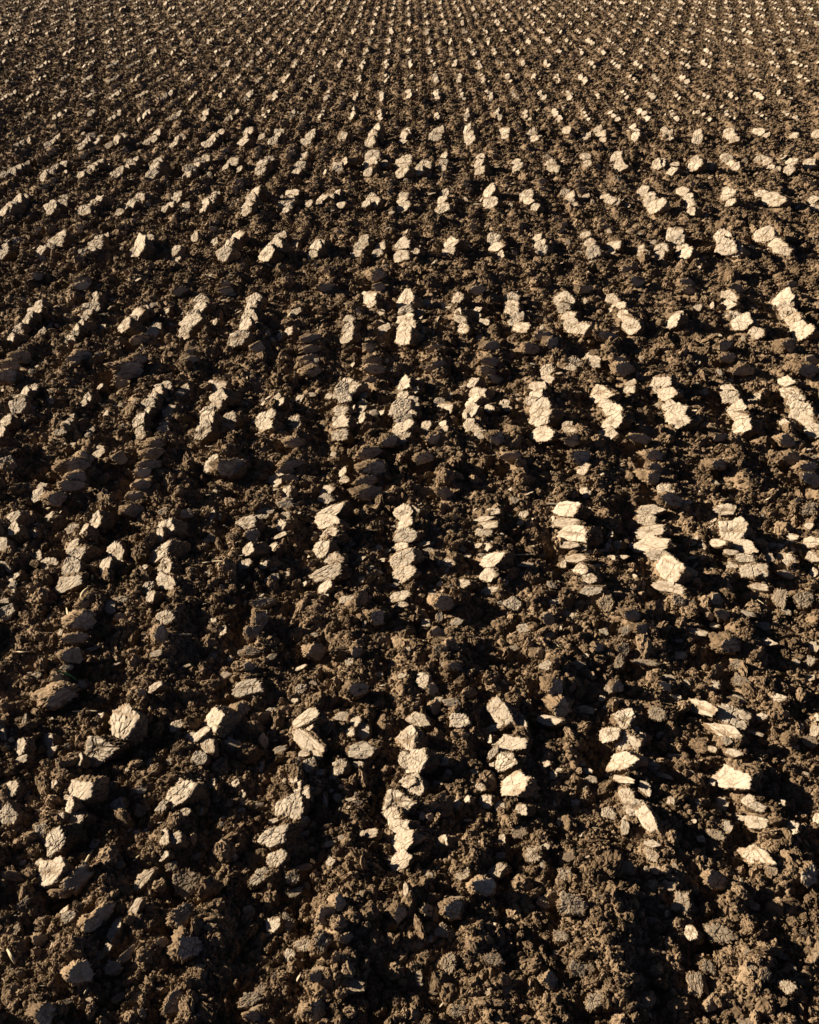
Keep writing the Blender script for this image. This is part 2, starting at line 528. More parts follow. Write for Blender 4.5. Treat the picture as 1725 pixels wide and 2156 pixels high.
# clods measured on the photograph: x, y, width, height, tone (3 sunlit .. 0 shaded) [, tilt]; tiles of 512 x 440 source pixels
TILES = {
(0, 1240): """110 180 120 80 3;95 260 110 90 3;415 170 90 45 3;285 310 40 60 3;25 390 70 100 3;800 205 110 90 3;610 265 80 60 3;700 275 100 110 3;848 275 60 60 3;1370 130 80 50 2;1195 190 70 50 2;1400 260 130 120 3;1340 320 60 110 3;1455 410 85 110 3;620 395 100 60 3;780 390 90 50 2;650 480 140 130 3;970 470 110 130 3;1000 580 70 50 3;870 585 120 90 3;1345 480 180 130 3;590 590 120 120 3;410 570 140 120 2;310 510 65 70 3;65 610 40 70 3;115 675 80 50 3;1385 585 130 120 3;1395 710 110 110 3 -30;565 720 180 130 3;1260 770 110 90 2;1250 850 90 80 3;1330 860 90 100 2;1210 600 60 40 3;230 825 35 40 3;25 890 70 50 3;60 960 130 90 2;40 1030 100 40 2;340 900 120 60 1;930 920 90 120 2;1020 870 110 70 2;740 900 180 90 0;700 1070 260 140 0;1010 1020 130 70 1;1390 1020 140 110 2;1370 1170 140 170 0;510 1150 40 60 2;640 1210 240 110 0;610 1350 190 130 0;870 1150 70 30 2;560 1450 110 60 1;785 1280 110 35 2;1310 1330 80 40 3;1130 120 220 100 0;1560 150 130 80 1;490 20 130 60 0;980 1410 110 30 2 12;1555 1430 120 25 2""",
(512, 1240): """500 140 170 100 2;60 165 50 60 3;110 170 50 60 3;680 60 150 80 1;665 175 80 60 3;335 235 140 90 3;645 255 70 90 3;400 325 120 90 2;620 330 130 35 3;1060 135 220 90 3;1020 225 180 110 3;1030 330 190 100 3;990 445 130 120 3;1075 540 130 90 3;1030 640 210 110 3;1000 770 110 80 3;1020 835 35 40 3;1220 865 180 60 2;345 440 130 90 3;545 450 110 60 3;40 355 80 70 3;330 570 120 90 2;495 570 60 60 3;160 565 60 35 2;675 670 60 50 3;590 680 80 60 2;215 690 40 40 3;500 710 70 30 3;840 740 45 35 3;1665 140 130 110 3;1670 240 120 80 3;1575 270 60 40 2;1680 330 150 100 3;1640 415 110 70 3;1660 530 170 120 3;1680 660 150 110 3;1630 840 150 80 3;1650 910 120 60 2;1600 750 80 40 2;1215 405 90 40 2;1460 430 70 70 2;1490 540 50 30 3;1325 700 50 60 2;1300 530 80 30 3;20 650 60 35 2;60 1060 90 70 2;140 1140 70 60 3;505 895 230 90 1;480 1040 150 150 0;405 1150 150 140 1;390 1300 190 80 1;370 1440 120 80 0;1450 1030 150 120 0;560 1355 120 60 1 35;950 1310 200 130 0;740 1150 110 60 1;915 1170 100 50 1;60 1350 90 70 2;210 1370 50 55 2;1290 1310 120 100 0;800 1445 90 30 3;1220 1390 70 60 2;1690 1130 80 80 1;1700 1300 60 50 2;15 1450 50 50 2""",
(1024, 1240): """30 140 90 90 3;690 120 140 90 2;880 35 90 60 1;955 150 90 80 2;625 195 130 45 3;645 240 140 60 3;620 310 110 60 3;575 415 60 40 3;645 430 70 60 3;165 460 90 80 2;445 440 60 60 2;105 400 90 35 3;485 500 70 40 2;310 560 110 70 3;700 535 170 100 3;665 660 110 100 3;795 725 70 70 2;440 740 120 70 3;680 805 130 60 3;935 230 45 45 3;1015 440 60 50 3;980 575 130 50 2;1120 505 70 35 2;1305 110 200 110 3;1330 220 180 70 3;1380 320 190 120 3;1340 410 130 50 3;1450 430 60 50 3;1390 520 220 70 2;1290 560 70 80 2;1430 610 110 90 3;1510 690 100 80 3;1530 790 190 90 2;1670 440 50 90 2;1690 510 80 40 3;1510 470 70 60 1;930 650 60 40 2;250 740 40 40 3;280 800 40 50 2;220 840 120 50 2;310 910 200 130 0;870 890 150 120 2 25;770 900 60 40 1;130 1070 60 70 3;255 1020 70 90 1;970 1110 130 80 2;1170 1040 120 100 0;1180 1165 110 70 1;1245 1110 70 60 2;1200 890 60 50 2;1325 1000 60 60 2;1650 900 140 140 1;390 1060 150 60 1 30;240 1160 130 100 0;265 1300 140 130 1;1130 1330 130 100 0;870 1290 110 70 1;1160 1430 130 90 2;1430 1415 140 80 1;600 1275 70 40 2;1475 1350 50 40 3;400 1440 150 90 0;1600 1280 110 80 0;1640 1140 90 70 1;1690 310 60 60 2""",
(1536, 1240): """285 110 240 110 2;260 200 150 90 3;340 235 60 60 2;290 300 190 90 3;310 410 240 100 3;370 500 190 100 2;450 610 200 170 3;470 770 260 90 2 -12;915 115 170 90 2;985 280 170 160 3;865 395 120 60 3;730 425 60 50 3;1080 415 180 80 3;990 470 130 50 2;1110 520 180 80 2;1160 620 220 140 2;1210 750 190 70 2;990 590 90 70 2;1300 530 90 100 1;1420 500 150 70 3;1485 550 110 100 2;1320 420 60 40 3;1400 420 80 50 2;1485 340 90 45 3;1555 305 45 25 3;1635 245 60 50 3;1680 400 130 80 3;1680 510 120 80 2;1665 640 60 90 3;1450 655 150 70 1;1640 110 140 120 1;20 410 60 60 3;140 415 40 35 3;50 510 100 30 3;650 400 80 40 2;660 520 90 35 2 20;550 890 130 110 1;860 875 120 110 0;1390 860 130 160 1;1600 870 190 150 1;1440 970 90 60 2;160 1000 190 100 0;910 1010 140 110 0;815 1010 70 70 0;100 1130 130 80 1 50;240 1130 180 110 0;1120 990 170 60 1;690 1145 170 60 2;1000 1265 200 160 0;1270 1090 150 80 1;1290 1235 150 70 2;70 1290 120 130 1;40 1400 90 150 1;550 1350 110 90 1;1680 1270 90 100 1;270 1400 240 70 1;850 1090 90 60 2;1040 1430 140 110 1;1650 1390 100 100 1;1530 1390 60 50 2;540 1220 70 35 2""",
(0, 1680): """300 30 90 60 2;480 60 110 80 0;690 100 100 90 1;540 210 330 170 0;1290 120 120 70 3;1190 185 90 80 0;1035 440 210 250 3;830 395 90 70 3;850 640 210 200 3;405 580 80 140 3;430 680 100 70 3;170 625 95 110 3;175 735 110 60 3;205 410 110 40 2 80;10 490 30 130 3;570 625 70 70 1;660 750 70 70 3;1490 445 150 90 2;1640 555 200 60 3;1670 720 130 110 2;1270 750 70 70 3;1255 810 30 35 3;1430 750 60 60 2;95 980 110 110 3;655 985 180 200 3 -20;435 945 80 60 3;910 990 110 70 3;985 1130 100 100 3;1190 990 130 70 1;1200 1150 140 120 1;1500 920 70 60 3;1510 1000 210 130 3;1360 1130 100 80 2 60;1560 1175 90 70 2;1690 1170 50 60 3;60 1190 130 160 3;575 1140 90 90 3;630 1240 130 150 3 -20;515 1220 60 70 3;350 1320 90 110 2;470 1430 150 170 3;130 1320 80 50 2;800 1450 70 70 3;1140 1355 90 50 2;1240 1330 80 30 2;1375 1400 70 110 3;1460 1410 100 80 3;1090 1330 60 20 2""",
(512, 1680): """50 420 170 230 3;20 600 80 130 3;170 30 110 60 1;370 130 240 130 2;330 320 140 120 0;545 330 120 80 2;690 310 120 50 0;230 600 190 70 1 -20;500 580 90 120 0;640 650 130 60 1 15;850 385 180 90 3;875 460 60 60 3;930 495 60 80 2;860 580 230 120 3 -42;830 690 80 40 3;880 780 110 110 2;1140 790 120 130 2;970 840 80 60 2;1170 370 140 80 2;1255 420 90 80 3;1330 490 80 110 3;1220 500 60 70 3;1310 650 260 140 2;820 150 110 90 2;905 100 80 60 1;755 240 50 40 3;1300 150 200 130 0;1470 15 70 40 2;1660 30 90 45 2;1690 570 150 170 3;1690 740 110 150 2;1700 920 120 90 3;770 960 70 100 3;835 1010 70 110 3;740 890 70 60 3;715 1140 160 200 3 -20;825 1265 100 100 2;590 1390 200 160 3;630 1310 80 30 2;60 935 50 70 3;250 940 60 50 3;320 1035 40 45 3;340 1110 120 60 1;450 1130 90 60 1;300 1170 70 45 2;235 1100 40 50 3;575 1250 80 40 2;1160 965 70 50 1;1115 1060 90 80 1;1015 1080 50 130 1;1220 1070 100 40 2;1290 1100 90 40 1;1640 1090 220 200 3;1590 1210 110 140 3;1650 1300 140 110 3;1660 1420 170 130 3;1380 1365 110 60 3;1150 1390 60 60 1;1060 1440 120 60 1;840 1360 80 40 2;130 760 30 40 3;480 770 30 60 3;1290 770 70 50 2""",
(1024, 1680): """115 70 110 140 2;200 150 100 100 0;70 390 190 140 2 -30;415 390 170 130 2;360 250 170 70 1;220 300 120 120 0;250 225 80 40 2;770 340 210 140 3 -25;925 430 190 140 2 -35;720 475 130 50 3;850 580 260 170 2 -12;665 550 50 70 3;690 690 160 70 2 65;800 760 150 150 3;695 785 50 40 3;875 930 210 160 3;755 1120 90 80 2;925 1140 120 90 3;980 690 60 40 2;110 640 90 80 2;40 570 80 130 3;50 760 140 160 3;40 950 120 150 3;265 750 110 70 3;220 945 90 60 3;330 985 40 45 3;330 840 80 60 1;590 960 100 80 2;620 860 90 40 2;640 1090 90 90 3;480 1075 40 55 3;400 1115 60 70 3;540 840 60 40 3;1130 770 80 60 3;1255 830 60 35 3;1205 870 50 60 3;1495 830 60 45 3;1525 900 100 70 2;1045 1030 60 60 2;1380 1105 70 50 3;1470 1085 50 50 2;1230 130 150 150 0;1290 300 190 170 0;1480 310 150 70 2;1180 410 210 90 2;1690 130 110 90 1;1620 220 60 50 2;1680 520 130 110 3;1670 300 80 30 2;930 1350 150 100 1;770 1390 70 80 3;260 1410 110 100 3;110 1210 70 90 1;180 1220 80 60 0;230 1230 30 50 2;15 1140 50 100 3;15 1390 50 110 3;1280 1270 90 90 1;1430 1360 60 50 2;1680 1180 110 100 2;1460 770 50 40 1;500 1245 80 25 2""",
(1536, 1680): """60 390 190 190 2;370 350 170 160 1 -25;180 480 80 80 1;225 560 70 90 3;80 570 190 150 3 -25;50 740 200 150 3;700 290 210 90 3 -15;985 350 260 200 2 -20;900 500 240 110 3;940 580 110 80 1;1170 505 150 40 2;1250 385 90 70 2;1165 390 50 60 1;985 670 160 70 2;990 870 230 180 3;1140 1080 110 110 2;1205 1130 140 90 2;1190 1260 180 110 2;1060 1230 90 40 3;1205 725 70 35 3;1500 1310 80 90 3;1080 80 170 90 1;850 110 110 100 1;1040 225 140 60 2;600 95 80 70 1;460 40 100 60 1;440 130 150 80 0;20 120 130 120 0;30 250 60 35 2;520 210 80 60 2;1390 230 130 80 2;1700 390 40 70 3;1690 490 70 100 2;1640 580 150 90 1;540 710 160 40 2;400 865 130 40 3;320 785 90 70 2;75 900 120 50 3;640 840 80 50 1;820 920 60 80 2;250 980 150 100 2 -40;100 1040 130 120 2;200 1140 150 120 3;280 1240 190 110 3 -25;470 1095 50 70 3;700 1115 40 40 3;910 1110 110 120 1;1400 1100 60 50 3;90 1300 60 130 2;320 1450 130 70 2;730 1400 70 50 2;850 1360 170 90 1;1520 850 60 60 1;1640 50 80 60 2;1700 1210 60 90 3;420 1350 60 60 1;950 1300 100 100 1;820 650 60 40 3""",
(0, 2120): """410 190 140 180 3 -30;320 120 60 40 3;650 260 270 170 1 25;560 380 180 100 0;1200 260 240 95 2 38;1000 140 90 60 2;1370 60 80 70 3;1455 160 130 90 1;1660 70 110 60 2;1580 290 250 230 1 20;1120 530 170 60 3 25;530 530 90 40 3;575 580 110 80 3;890 540 250 110 0 15;790 630 180 120 0;950 690 160 75 3 50;125 690 120 80 2 30;1530 570 210 190 1;970 790 110 50 2 30;910 840 60 70 3;840 900 110 60 2;1080 890 200 70 1 28;950 1000 150 110 2;985 1050 60 60 1;680 1060 230 170 0;1600 800 260 250 0;1690 640 80 60 1;350 780 130 110 0;110 1200 100 90 1;330 880 110 90 0;540 1310 130 60 1;400 1390 220 150 0;740 1290 100 60 2;1000 1260 150 70 1;1150 1250 110 80 1;1470 1300 250 170 1 30;1680 1000 90 70 2;90 1040 70 50 2 30;1580 1240 70 100 1;1200 1400 60 100 1;265 1355 25 45 3;30 1110 30 35 3;440 830 30 45 3;480 735 60 30 2;10 580 30 40 1;10 525 40 30 2;200 460 180 60 1 20;1370 800 120 80 0""",
(512, 2120): """610 90 130 110 3;470 230 240 110 2 28;810 170 200 60 1 10;730 240 130 120 1;1060 120 65 70 3;1640 100 150 110 3;1550 90 80 60 2;1690 345 35 90 3;700 620 140 160 1;570 640 100 90 3;80 560 110 50 1;40 660 100 80 2;1030 560 190 130 0;1150 460 110 130 0;1640 560 150 150 0;1000 780 180 190 1;830 800 150 120 2;1190 760 140 80 0;420 895 90 75 2;700 900 80 110 3;490 755 180 30 2 15;1305 390 100 60 2 30;1010 485 90 30 1;600 1080 80 80 1;950 1020 140 60 2;960 1080 150 80 0;1260 1155 160 110 2;380 1270 200 110 2;460 1200 110 80 2;430 1345 120 50 2;410 1420 180 90 0;1005 1240 70 100 1;950 1370 200 170 0;1570 1040 50 70 3;1630 980 100 60 1;1155 915 25 40 3;760 370 180 90 1;370 540 100 120 1;800 905 90 60 0;790 960 150 25 1 15""",
(1024, 2120): """100 235 130 90 2 15;210 150 110 70 2 35;450 205 150 110 2;735 190 190 95 2 35;650 320 240 150 0;770 65 110 60 2;530 20 60 50 2;1040 50 160 130 2;1350 70 130 70 2 30;1315 230 150 150 1;400 520 210 160 0;1380 470 250 170 1;1630 420 110 70 1;1130 450 130 110 1 -40;900 505 35 65 3;710 645 40 30 3;265 690 140 120 1;345 720 90 130 1;330 970 160 180 1;75 1085 60 110 2;160 765 40 40 3;130 870 50 45 2;80 820 90 60 1;700 940 200 110 1;1280 750 150 110 1;1420 1020 170 150 1;1530 1010 60 110 2;1200 1110 140 140 0;1550 1290 160 170 1;1590 1220 60 40 2;410 1370 170 120 1;660 1210 90 50 2 30;240 1200 180 50 1 15;735 1440 70 80 2;60 1410 110 110 0;1140 1125 30 60 2;160 530 120 120 0;390 420 130 40 2;1020 490 70 40 1;830 1190 110 80 1""",
(1536, 2120): """320 45 140 110 2;1190 60 230 130 3;360 185 110 70 2;450 185 50 40 2;510 160 90 50 1 -50;440 310 130 80 2;325 305 80 80 2;570 450 160 220 1;640 500 80 150 1;880 270 200 150 0;1650 220 180 190 0;1320 190 110 90 1;900 710 280 190 1;640 710 90 100 3;440 555 30 55 3;400 490 60 40 2;800 1000 160 120 1 -30;690 1150 210 130 1 -60;760 1150 200 50 1 -60;830 1310 110 150 0;1450 1160 180 120 2;1560 1120 100 50 1;1270 1060 90 110 0;1610 720 120 60 0;1700 880 60 180 2;250 1300 90 110 1;450 790 70 60 1;340 610 110 50 1;400 670 90 70 1;1480 1000 100 60 1;1150 880 120 70 1;380 870 160 30 1;1090 1450 140 90 1;680 355 50 40 2;760 170 90 60 2;1290 440 90 60 1;90 160 160 100 1;1420 910 120 50 1;1160 1020 110 80 1;1170 480 100 70 1""",
}
TS = 1725 / 512.0
K = 1725 / 2048.0
clods = []                                  # px, py, w, h, tone, rot in the 1725 frame
for (ox, oy), txt in TILES.items():
    for e in txt.split(';'):
        v = [float(t) for t in e.split()]
        clods.append([(ox + v[0] / TS) * K, (oy + v[1] / TS) * K, v[2] / TS * K, v[3] / TS * K, int(v[4]), v[5] if len(v) > 5 else 0.0])

# rows of clods farther up the field; tiles of 1024 x 640 source pixels. Pale: x y [x y ...] width; dark: x y width height
PALE = {
(0, 640): """165 200 40 350 60;130 265 45;205 295 40;180 322 35;400 190 290 355 55;600 220 520 300 70;700 235 45;655 290 60;425 300 35;850 185 770 340 70;1075 185 1005 340 75;1090 270 55;1245 235 45;1230 295 50;1180 340 40;1475 270 1465 335 60;1600 285 50;1545 175 60;1700 190 1700 340 80;905 280 35;130 560 80 600 75 660 20 700 5 740 65;370 600 345 620 55;300 670 250 740 50;420 550 45;690 550 640 600 590 690 580 760 70;715 640 690 730 50;775 550 50;910 545 915 590 870 690 850 740 75;1160 600 50;1120 680 75;1240 690 55;1110 730 50;1475 540 1440 600 1435 700 1425 760 85;1385 590 42;1530 590 1520 680 50;1705 540 1690 640 1690 760 80;205 605 40;95 705 35;380 740 40;890 850 65;1010 870 60;25 845 55;170 970 70;420 810 50;960 690 60;930 730 40;1260 605 45;1600 660 40;1160 935 60;1210 1000 60;1380 990 60;1440 915 60""",
(1024, 640): """195 180 195 230 220 300 65;285 230 50;310 275 45;35 240 40;40 320 45;435 170 430 230 460 300 60;660 180 650 220 690 290 720 310 75;860 175 890 240 930 300 70;1130 240 55;1110 265 50;1210 215 45;1350 170 1345 210 1400 270 1450 320 75;1570 180 1590 240 1640 300 1650 325 80;15 540 5 670 60;265 535 290 580 260 610 250 650 255 700 290 750 70;510 605 540 560 60;555 640 550 690 545 745 85;810 575 820 620 850 650 850 700 845 740 85;1045 530 1085 580 1095 630 1125 660 1135 700 80;1340 560 1350 590 1375 640 1410 710 75;1580 530 1605 575 1650 640 1680 690 1710 740 85;1245 570 45;1190 655 50;1460 580 60;670 710 50;1580 700 40;120 610 60;70 715 50;130 710 50;330 640 45;400 620 50;930 540 50;650 660 30;580 480 70;700 440 55;770 430 55;730 985 50;735 880 60;1080 980 60;290 340 40;1215 450 40;1240 710 40""",
(0, 0): """20 1045 60;70 1015 45;250 1010 170 1060 65;420 1020 345 1065 60;440 1000 40;620 1005 560 1050 75;745 1055 60;820 1000 45;1000 995 940 1070 75;900 1020 40;1170 1000 1120 1065 70;1345 1020 1310 1065 60;1240 1035 35;1530 995 1505 1070 70;1600 1040 50;1705 990 1690 1070 75;95 835 5 895 55;260 830 50;210 870 55;270 865 40;430 835 350 880 50;580 830 500 890 50;750 820 690 885 55;780 870 50;910 820 850 870 55;1070 815 1030 890 60;1235 810 1190 885 60;1420 810 1340 850 45;1300 860 40;1430 860 40;1560 830 60;1700 820 1690 870 65;1540 860 35;110 690 20 735 45;70 710 40;260 690 185 740 50;270 725 40;420 680 340 735 50;450 700 30;570 675 480 730 48;660 680 635 735 60;860 665 780 735 48;980 680 950 700 50;1010 710 35;1130 665 1095 715 65;1280 660 1250 720 55;1440 680 1410 710 50;1370 725 30;1570 655 1545 725 60;1620 690 45;1710 660 1690 720 65;115 590 70 615 40;240 580 200 610 42;380 580 340 615 40;420 580 400 605 35;510 575 460 615 42;655 570 620 600 45;760 575 730 605 45;920 560 870 605 45;1040 555 1020 600 45;1180 555 1150 595 50;1100 575 35;1320 555 1290 595 50;1440 570 45;1580 550 1555 595 50;1705 550 1700 595 50""",
(1024, 0): """360 1000 380 1070 60;540 1000 560 1050 60;740 990 770 1055 60;860 1030 50;975 1045 50;1050 1050 55;1115 985 1150 1070 70;1310 1000 1370 1060 80;1500 990 1540 1020 1580 1060 70;170 1030 65;20 1060 45;140 810 135 870 60;330 810 340 850 60;490 830 520 870 60;660 805 690 865 50;820 830 860 850 55;985 800 1040 870 65;1150 800 1190 880 65;1330 800 1350 850 55;1480 810 1545 845 60;1700 845 65;910 865 40;740 830 30;60 690 60;140 660 135 705 50;295 660 295 715 50;455 680 455 710 55;580 665 600 710 45;740 660 750 690 45;870 655 890 705 50;1030 680 1060 705 50;1110 700 50;1190 665 60;1260 700 45;1325 660 1370 700 45;1480 665 1540 715 45;1610 690 50;1680 690 45;115 555 110 575 50;250 550 250 590 48;400 550 400 570 42;520 560 525 580 50;660 550 40;740 575 35;795 545 815 585 40;930 540 945 575 48;1070 545 1095 580 42;1210 560 50;1340 555 1370 585 48;1465 550 1500 570 40;1620 570 45;1715 560 45""",
}
DARK = {
(0, 640): """90 430 100 50;40 460 90 40;30 510 110 55;350 420 80 45;320 440 80 40;600 350 100 35;580 440 90 50;540 480 150 65;530 510 90 35;510 540 70 30;820 400 70 30;800 440 80 40;1310 345 90 35;1305 395 90 35;1305 430 80 30;1310 455 70 30;1320 490 90 40;1560 390 50 35;1580 440 90 50;1580 480 100 40;1565 520 60 25;660 795 100 45;650 835 100 45;640 875 120 45;600 915 80 40;600 965 80 40;570 1020 80 40;310 890 150 70;310 965 120 45;370 850 60 60;320 930 90 40;510 850 70 45;1245 785 100 45;1235 870 110 50;1205 905 90 40;1220 940 90 35;980 890 150 70;1560 830 120 50;1575 900 130 60;1555 945 110 45;1555 1000 120 60;1650 780 90 50;1090 385 70 40;760 150 70 35;960 150 80 35;950 125 70 30;360 100 90 40;350 125 80 35;1370 135 90 35;1390 60 80 30;1590 80 70 60;1600 130 60 30;165 85 60 35;250 1020 100 55""",
(1024, 640): """350 375 80 40;340 450 90 50;340 490 90 45;370 520 80 35;110 390 80 40;120 460 70 35;90 480 70 30;555 340 80 40;520 390 80 45;605 365 60 50;830 340 100 40;910 475 90 55;890 445 60 35;1330 380 70 45;1350 430 80 45;1420 480 100 50;1680 480 90 60;1690 440 70 40;1600 375 70 50;375 765 90 55;690 775 100 50;720 850 90 60;970 775 110 50;1030 840 100 50;1040 890 70 40;1025 940 70 60;430 850 100 50;70 850 90 45;100 775 70 40;1310 770 70 40;1310 880 70 50;1600 780 80 50;1610 850 90 60;1690 890 80 50;1690 940 90 55;150 1000 80 50;1110 1030 110 60;290 145 80 40;740 145 70 40;965 110 70 40;920 55 60 30;1170 110 60 40;1180 145 70 35;1380 140 70 35;1610 120 50 30""",
}
TS2 = 1725 / 1024.0
for (ox, oy), txt in PALE.items():
    for e in txt.split(';'):
        v = [float(t) for t in e.split()]
        w, pts = v[-1], [v[i:i + 2] for i in range(0, len(v) - 1, 2)]
        step = .52 * w
        seq = []
        if len(pts) == 1:
            seq = [pts[0]]
            if w > 48:
                seq.append([pts[0][0] + random.uniform(-.4, .4) * w, pts[0][1] + .45 * w])
        for a, b in zip(pts, pts[1:]):
            L = math.dist(a, b)
            n = max(1, round(L / step))
            seq += [[a[0] + (b[0] - a[0]) * k / n, a[1] + (b[1] - a[1]) * k / n] for k in range(n)]
        if len(pts) > 1:
            seq.append(pts[-1])
        for x, y in seq:
            x, y = x + random.uniform(-.10, .10) * w, y + random.uniform(-.06, .06) * w
            ww = w * random.uniform(.72, 1.18)
            clods.append([(ox + x / TS2) * K, (oy + y / TS2) * K, ww / TS2 * K, ww * random.uniform(.5, .72) / TS2 * K, 3 if random.random() < .85 else 2, random.uniform(-14, 14), 1])
for (ox, oy), txt in DARK.items():
    for e in txt.split(';'):
        x, y, w, h = [float(t) for t in e.split()]
        clods.append([(ox + x / TS2) * K, (oy + y / TS2) * K, w / TS2 * K, h / TS2 * K, 0, random.uniform(-8, 8)])

# the same lattice of clods carried on to the far end of the field and beyond the frame's sides
def lattice(j, i, tone, n, spread):
    Y0, X0 = band_y(j), i * Q - 0.01 * Q
    P = band_y(j + .5) - band_y(j - .5)
    X0 += random.uniform(-.05, .05) * Q
    Y0 += random.uniform(-.04, .04) * P
    s = random.uniform(.75, 1.15)
    for k in range(n):
        t = (k + .5) / n - .5
        X, Y = X0 + random.uniform(-.07, .07) * Q, Y0 + t * spread * P
        zc = zc_of(X, Y)
        px, py = CX + X * FPX / zc, CY - FPX * ((Y * ST - H * CT) / zc)
        w = random.uniform(.085, .125) * s * FPX / zc
        clods.append([px, py, w, w * random.uniform(.5, .7), tone, random.uniform(-14, 14), 1])


def xpix(i, j):
    return CX + i * Q * FPX / zc_of(0, band_y(j))


for j in range(1, 24):
    for i in range(-46, 47):
        x = xpix(i, j)
        inside = -20 < x < 1745
        if x < -700 or x > 2425 or (inside and j < 9):
            continue
        if random.random() < .93:
            lattice(j, i, 3 if random.random() < .75 else 2, random.randint(3, 6), .46)
for j in range(0, 22):
    for i in range(-46, 46):
        x = xpix(i + .5, j + .5)
        inside = -20 < x < 1745
        if x < -700 or x > 2425 or (inside and j < 5):
            continue
        if random.random() < (.65 if j < 8 else .3):
            lattice(j + .5, i + .5, 0, random.randint(2, 4) if j < 9 else random.randint(1, 3), .34)

# ------------------------------------------------------------------ the 300 largest clods are objects
inside = [c for c in clods if 4 < c[0] < 1721 and 4 < c[1] < 2150]
inside.sort(key=lambda c: -c[2] * c[3])
single = inside[:300]
ids = {id(c) for c in single}
rest = [c for c in clods if id(c) not in ids]

ORD = 'first second third fourth fifth sixth seventh eighth ninth tenth eleventh twelfth thirteenth fourteenth fifteenth sixteenth seventeenth eighteenth'.split()
STRIPS = [(0, 800, 'far rows'), (800, 925, 'third pale row'), (925, 1050, 'third dark strip'), (1050, 1248, 'second pale row'),
          (1248, 1478, 'second dark strip'), (1478, 1835, 'nearest pale row'), (1835, 2200, 'foreground dark strip')]
cells = {}
for c in single:
    b = next(k for k, (a, z, _n) in enumerate(STRIPS) if a <= c[1] < z)
    mid = (STRIPS[b][0] + min(STRIPS[b][1], 2156)) / 2
    n = max(6, round(1725 / (.125 * (mid + 250))))
    cells.setdefault((b, min(n - 1, int(c[0] / 1725 * n))), []).append(c)
TONE = {3: ['pale sunlit', 'bright cream', 'bright cracked'], 2: ['tan cracked', 'dull tan', 'buff cracked'], 1: ['dim grey-brown', 'dull brown', 'grey-brown cracked'], 0: ['dark shaded', 'dark grey', 'dark cracked']}
ncol = {}
for (b, k) in cells:
    ncol.setdefault(b, set()).add(k)
made = 0
for (b, k), v in sorted(cells.items()):
    v.sort(key=lambda c: c[1])
    cols = sorted(ncol[b])
    ci = cols.index(k)
    n = len(cols)
    col = 'leftmost column' if ci == 0 else 'rightmost column' if ci == n - 1 else f'{ORD[ci]} column from left' if ci < n / 2 else f'{ORD[n - 1 - ci]} column from right'
    for q, c in enumerate(v):
        r = random.Random(int(c[0] * 31 + c[1] * 7))
        area = c[2] * c[3]
        hi = [i for i in range(N_HI) if i < 12] if area > 1300 else list(range(12, N_HI))
        me = r.choice(SHADE_TONED_ME if c[4] == 0 else DIM_TONED_ME if c[4] == 1 else HALF_ME) if c[4] < 2 or (c[4] == 2 and c[1] > 1790) else HI_ME[r.choice(hi)]
        M = clod_matrix(*c[:5], c[5] if c[5] else r.uniform(-10, 10), r, len(c) > 6)
        o = link('soil_clod', me)
        spin = Matrix.Rotation(r.choice((0, math.pi)), 4, 'Z')
        o.matrix_world = Matrix(M.tolist()) @ spin
        pos = 'only one' if len(v) == 1 else 'topmost' if q == 0 else 'lowest' if q == len(v) - 1 else f'{ORD[q]} from top'
        size = 'big ' if area > 2000 else 'small ' if area < 700 else ''
        shape = 'wide ' if c[2] > 1.9 * c[3] else 'tall ' if c[3] > 1.15 * c[2] else ''
        tail = f'{r.choice(TONE[c[4]])} clod, {pos} in {col} of {STRIPS[b][2]}'
        lab = size + shape + tail
        if len(lab.replace('-', ' ').split()) > 16:
            lab = (size or shape) + tail
        if len(lab.replace('-', ' ').split()) > 16:
            lab = tail
        tag(o, lab, 'soil clod', 'large clods along the furrows')
        made += 1

BIG.extend(FOOT)
build_ground()

# the thousands of smaller and farther clods: one object
vs, fs, cs, off = [], [], [], 0
for c in rest:
    r = random.Random(int(c[0] * 31 + c[1] * 7))
    big = max(c[2], c[3])
    inview = -60 < c[0] < 1785
    P, F, cr = r.choice(DIM_TONED_LOW if c[1] > 1790 and inview and c[4] < 3 else SHADE_TONED_LOW if c[4] < 2 else MIDV if big > 14 and inview else LOWV if big > 7 and inview else TINY)
    M = clod_matrix(*c[:6], r, len(c) > 6)
    vs.append(P @ M[:3, :3].T + M[:3, 3])
    fs.append(F + off)
    cs.append(cr)
    off += len(P)
o = link('small_clods', mesh_from('small_clods', np.concatenate(vs), np.concatenate(fs), M_CLOD, np.concatenate(cs), False))
tag(o, 'smaller and more distant pale and dark clods in rows across the field', kind='stuff')


